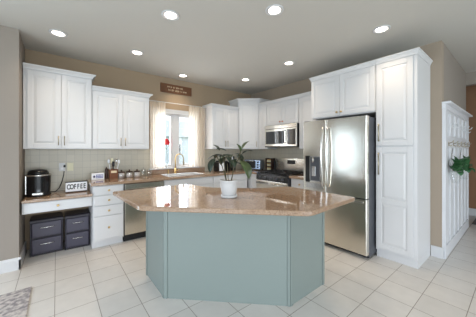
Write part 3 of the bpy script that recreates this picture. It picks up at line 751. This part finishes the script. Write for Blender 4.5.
# ------------------------------------------------------------------ counter things, window wall
t = thing('desk_plaque', 'small white framed plaque with bluish print, left of the utensil holder', 'plaque', (-3.315, -.22, .9205), .04)
MB().box(-.083, .083, -.012, .012, 0, .10, .004).build('frame', M['paper'], t)
MB().box(-.028, .068, -.0135, -.0115, .024, .078).build('print', M['ink_blue'], t)
MB().ball((-.05, -.0125, .05), .014, .002, .018, 12, 6).build('emblem', M['ink_purple'], t)
m = MB()
for z in (.064, .040):
    x = -.02
    while x < .058: 
        wd = random.uniform(.006, .016); m.box(x, x + wd, -.0145, -.0130, z - .006, z + .006); x += wd + .005
m.build('lettering', M['paper'], t)
t = thing('utensil_holder', 'square brown wooden utensil holder on the worktop', 'utensil holder', (-3.10, -.17, .9205))
m = MB(); a, b = .055, .062
m.loft([rr(-a, a, -a, a, 0), rr(-b, b, -b, b, .145), rr(-b + .01, b - .01, -b + .01, b - .01, .145), rr(-a + .01, a - .01, -a + .01, a - .01, .012)], cap=False)
m.f.append((0, 1, 2, 3)); m.sm.append(False); m.f.append((12, 13, 14, 15)); m.sm.append(False)
m.build('holder_box', M['wood'], t)
MB().box(-.04, .04, -.0625, -.0595, .09, .125).build('front_plate', M['letter'], t)
tag(MB().lathe([(0, 0), (.024, 0), (.026, .01), (.022, .07), (.016, .1), (.022, .13), (.02, .155), (.008, .165), (.012, .175), (0, .185)], (-3.19, -.15, .9205), 18).build('pepper_mill', M['dwood']), 'dark wooden pepper mill at the left side of the utensil holder', 'pepper mill')
def utensil(name, label, cat, dx, dy, lean, h, kind, mt, hm):
    t = thing(name, label, cat, (-3.10 + dx, -.17 + dy, .9345))
    tip = Vector((lean, -lean * .3, h))
    MB().tube([(0, 0, 0), tuple(tip * .72)], .005, 8).build('shaft', M[hm], t)
    m = MB(); c = tip * .86
    if kind == 'spoon': m.ball(c, .018, .007, .034, 12, 8)
    elif kind == 'slab': m.box(c.x - .018, c.x + .018, c.y - .004, c.y + .004, c.z - .04, c.z + .04, .003)
    else: m.ball(c, .016, .016, .04, 12, 8)
    m.build('head', M[mt], t)
utensil('serving_spoon', 'white serving spoon standing in the utensil holder, leftmost', 'spoon', -.03, 0, -.035, .30, 'spoon', 'paper', 'paper')
utensil('spatula', 'pale spatula standing at the back of the utensil holder', 'spatula', -.005, .025, -.01, .31, 'slab', 'cream', 'wood')
utensil('turner', 'black turner standing in the middle of the utensil holder', 'turner', .0, -.02, .0, .25, 'slab', 'blackm', 'blackm')
utensil('whisk', 'steel whisk standing in the utensil holder toward the right', 'whisk', .025, .01, .025, .30, 'whisk', 'steelh', 'steelh')
utensil('ladle', 'white ladle leaning rightmost in the utensil holder', 'ladle', .04, -.005, .045, .29, 'spoon', 'paper', 'paper')
def canister(label, x, y, r, h, fill, ftop):
    t = thing('glass_canister', label, 'canister', (x, y, .9205), 0, 'glass canisters on the worktop')
    MB().lathe([(0, 0), (r, 0), (r, h), (r * .95, h), (r * .95, .004), (0, .004)], n=24).build('jar', M['jar'], t)
    if fill: MB().lathe([(0, .005), (r * .93, .005), (r * .93, ftop), (0, ftop)], n=24).build('contents', M[fill], t)
    MB().lathe([(0, h), (r * 1.04, h), (r * 1.04, h + .012), (r * .3, h + .018), (.008, h + .022), (.014, h + .04), (0, h + .046)], n=24).build('lid', M['dwood'] if fill else M['jar'], t)
canister('short glass canister with pale contents and dark knobbed lid, first right of the utensil holder', -2.985, -.19, .05, .085, 'sugar', .08)
canister('short glass canister with pale contents, second right of the utensil holder', -2.865, -.19, .05, .085, 'sugar', .078)
canister('short glass canister with pale contents, third right of the utensil holder', -2.745, -.19, .05, .085, 'sugar', .08)
canister('clear empty glass canister, fourth right of the utensil holder', -2.635, -.17, .042, .11, None, 0)
canister('clear empty glass canister nearest the left curtain', -2.535, -.17, .042, .10, None, 0)

# ------------------------------------------------------------------ counter things, corner and range wall
t = thing('coffee_grinder', 'black countertop appliance with a white front panel, behind the island plant', 'appliance', (-1.06, -.27, .9205))
MB().box(-.15, .13, -.11, .11, 0, .20, .015).build('housing', M['black'], t)
MB().box(-.145, -.025, -.115, -.108, .02, .19, .004).build('front_panel', M['paper'], t)
MB().box(-.11, .09, -.09, .09, .2, .225, .01).build('lid', M['blackm'], t)
t = thing('utensil_crock', 'dark crock of cooking tools in the corner, behind the island plant', 'crock', (-.72, -.20, .9205))
MB().lathe([(0, 0), (.055, 0), (.062, .03), (.062, .15), (.057, .155), (.053, .15), (.053, .01), (0, .01)], n=24).build('crock', M['blackm'], t)
tag(MB().tube([(-.735, -.2, .9325), (-.745, -.215, 1.14), (-.747, -.217, 1.16), (-.75, -.22, 1.22)], [.006, .006, .018, .012], 8).build('wooden_spoon', M['paper']), 'white spoon standing in the dark corner crock', 'spoon')
tag(MB().tube([(-.705, -.19, .9325), (-.69, -.185, 1.13), (-.688, -.184, 1.15), (-.682, -.18, 1.23)], [.006, .006, .022, .016], 8).build('cooking_spoon', M['blackm']), 'black spoon standing in the dark corner crock', 'spoon')
t = thing('toaster_oven', 'steel toaster oven with a dark window on the corner worktop', 'toaster oven', (-.255, -.40, .9205), math.radians(-62))
MB().box(-.19, .19, -.14, .14, .015, .235, .015).build('oven_body', M['blue_steel'], t)
MB().box(-.17, .075, -.146, -.139, .045, .205, .004).build('glass_door', M['glassd'], t)
MB().tube([(-.14, -.165, .205), (.05, -.165, .205)], .007, 8).build('handle', M['steelh'], t)
for z in (.18, .125, .07): MB().tube([(.135, -.138, z), (.135, -.158, z)], .017, 14).build('knob', M['blackm'], t)
for x in (-.16, .16):
    for y in (-.11, .11): MB().lathe([(0, 0), (.012, 0), (.012, .016), (0, .016)], (x, y, 0), 10).build('foot', M['blackm'], t)
t = thing('spice_rack', 'dark tiered spice rack on the worktop left of the gas range', 'spice rack', (-.12, -.77, .9205), RB)
m = MB()
for x in (-.09, .078): m.box(x, x + .012, -.06, .06, 0, .27, .002)
for z in (0.0, .088, .176): m.box(-.078, .078, -.06, .06, z, z + .008)
m.box(-.078, .078, .05, .06, 0, .26)
m.build('rack_frame', M['dwood'], t)
for k, z in enumerate((.008, .096, .184)):
    for i in range(3):
        x, y = -.05 + .05 * i, -.02
        w = Matrix.Rotation(RB, 3, 'Z') @ Vector((x, y, 0))
        col_ = ('left', 'middle', 'right')[i]; row_ = ('bottom', 'middle', 'top')[k]
        j = thing('spice_jar', 'small gold lidded spice jar, %s one on the %s shelf of the rack' % (col_, row_), 'spice jar', (-.12 + w.x, -.77 + w.y, .9207 + z), RB, 'spice jars in the rack')
        MB().lathe([(0, 0), (.021, 0), (.021, .042), (.017, .046), (0, .046)], n=14).build('jar', M['cream'], j)
        MB().lathe([(0, .046), (.020, .046), (.020, .066), (0, .066)], n=14).build('lid', M['gold'], j)
tag(MB().lathe([(0, 0), (.025, 0), (.027, .02), (.018, .09), (.014, .13), (.023, .17), (.022, .2), (.01, .215), (.013, .225), (0, .24)], (-.10, -.885, .9205), 16).build('pepper_grinder', M['blackm']), 'black pepper grinder between the spice rack and the gas range', 'pepper grinder')

# ------------------------------------------------------------------ hall coat board
t = thing('coat_board', 'tall white board-and-batten coat rack with a cap shelf on the hall wall', 'coat rack', (0, -3.6125, 0))
MB().box(.008, 1.94, -.02, 0, 0, 1.94, .002).build('back_board', M['mdf'], t)
m = MB(); m.box(-.0, 1.948, -.035, 0, 1.89, 1.955, .003).box(-.008, 1.95, -.085, 0, 1.955, 1.98, .004); m.build('cap_shelf', M['mdf'], t)
MB().box(.008, 1.94, -.036, -.0205, 0, .15, .003).build('bottom_rail', M['mdf'], t)
for i in range(7):
    x = .012 + i * (1.90 - .012) / 6
    MB().box(x, x + .055, -.034, -.0205, .151, 1.399, .002).build('batten', M['mdf'], t)
    if i in (0, 6): MB().box(x, x + .055, -.034, -.0205, 1.501, 1.889, .002).build('batten', M['mdf'], t)
hr = MB().box(.010, 1.938, -.036, -.0205, 1.40, 1.50, .003).build('hook_rail', M['mdf'], t)
def hook(parent, x, z, s=1.0, y=-.037):
    m = MB(); m.box(x - .012 * s, x + .012 * s, y - .004, y, z - .035 * s, z + .035 * s, .002)
    m.tube([(x, y - .003, z + .01 * s), (x, y - .05 * s, z + .03 * s), (x, y - .062 * s, z + .055 * s)], .006 * s, 8)
    m.tube([(x, y - .003, z - .012 * s), (x, y - .03 * s, z - .035 * s), (x, y - .042 * s, z - .018 * s)], .006 * s, 8)
    m.build('hook', M['nickel'] if y > -.04 else M['mdf'], parent)
for i in range(6): hook(hr, .17 + .315 * i, 1.45, .8)
for i in range(5):
    x = .36 + .335 * i
    p = MB().box(x - .07, x + .07, -.04, -.0205, 1.56, 1.85, .003).build('hook_plaque', M['mdf'], t)
    hook(p, x, 1.70, 1.0, -.041)

def planter(label, x, seed):
    random.seed(seed)
    t = thing('hanging_planter', label, 'hanging plant', (x, -3.705, .94), 0, 'planters on the coat board')
    MB().lathe([(0, 0), (.038, 0), (.05, .05), (.054, .16), (.056, .165), (.048, .165), (.046, .14), (0, .14)], n=20).build('pot', M['jar'], t)
    MB().tube([(.05, .02, .15), (.04, .045, .3), (0, .028, .455), (-.04, .045, .3), (-.05, .02, .15)], .003, 6).build('hanger', M['steelh'], t)
    for k in range(26):
        a = random.uniform(0, 2 * PI); r = random.uniform(.06, .15); yy = math.sin(a) * r * .6 - .03
        b0 = (math.cos(a) * .03, min(.01, math.sin(a) * .03), .15)
        tip = (math.cos(a) * r * 1.5, min(.035, yy), .15 + random.uniform(-.05, .21))
        leaf_mb(MB(), b0, tip, random.uniform(.05, .08), .25).build('leaf', M['vine'], t)
    return t
planter('leafy green plant in a glass pot hung on the near end of the coat board', .26, 3)
planter('leafy green plant in a glass pot hung on the far end of the coat board', .92, 5)
random.seed(11)
tag(MB().box(2.20, 2.95, -4.4, -3.66, .0005, .010, .003).build('door_mat', M['dsteel']), 'dark mat on the floor beyond the coat board opening', 'mat')
t = thing('thermostat', 'small white wall control on the ochre wall beyond the coat board', 'thermostat', (2.9995, -3.50, 1.49), -PI / 2)
MB().box(-.05, .05, -.022, 0, -.06, .06, .006).build('housing', M['trim'], t)
MB().box(-.028, .028, -.0235, -.0215, .005, .035).build('screen', M['dsteel'], t)
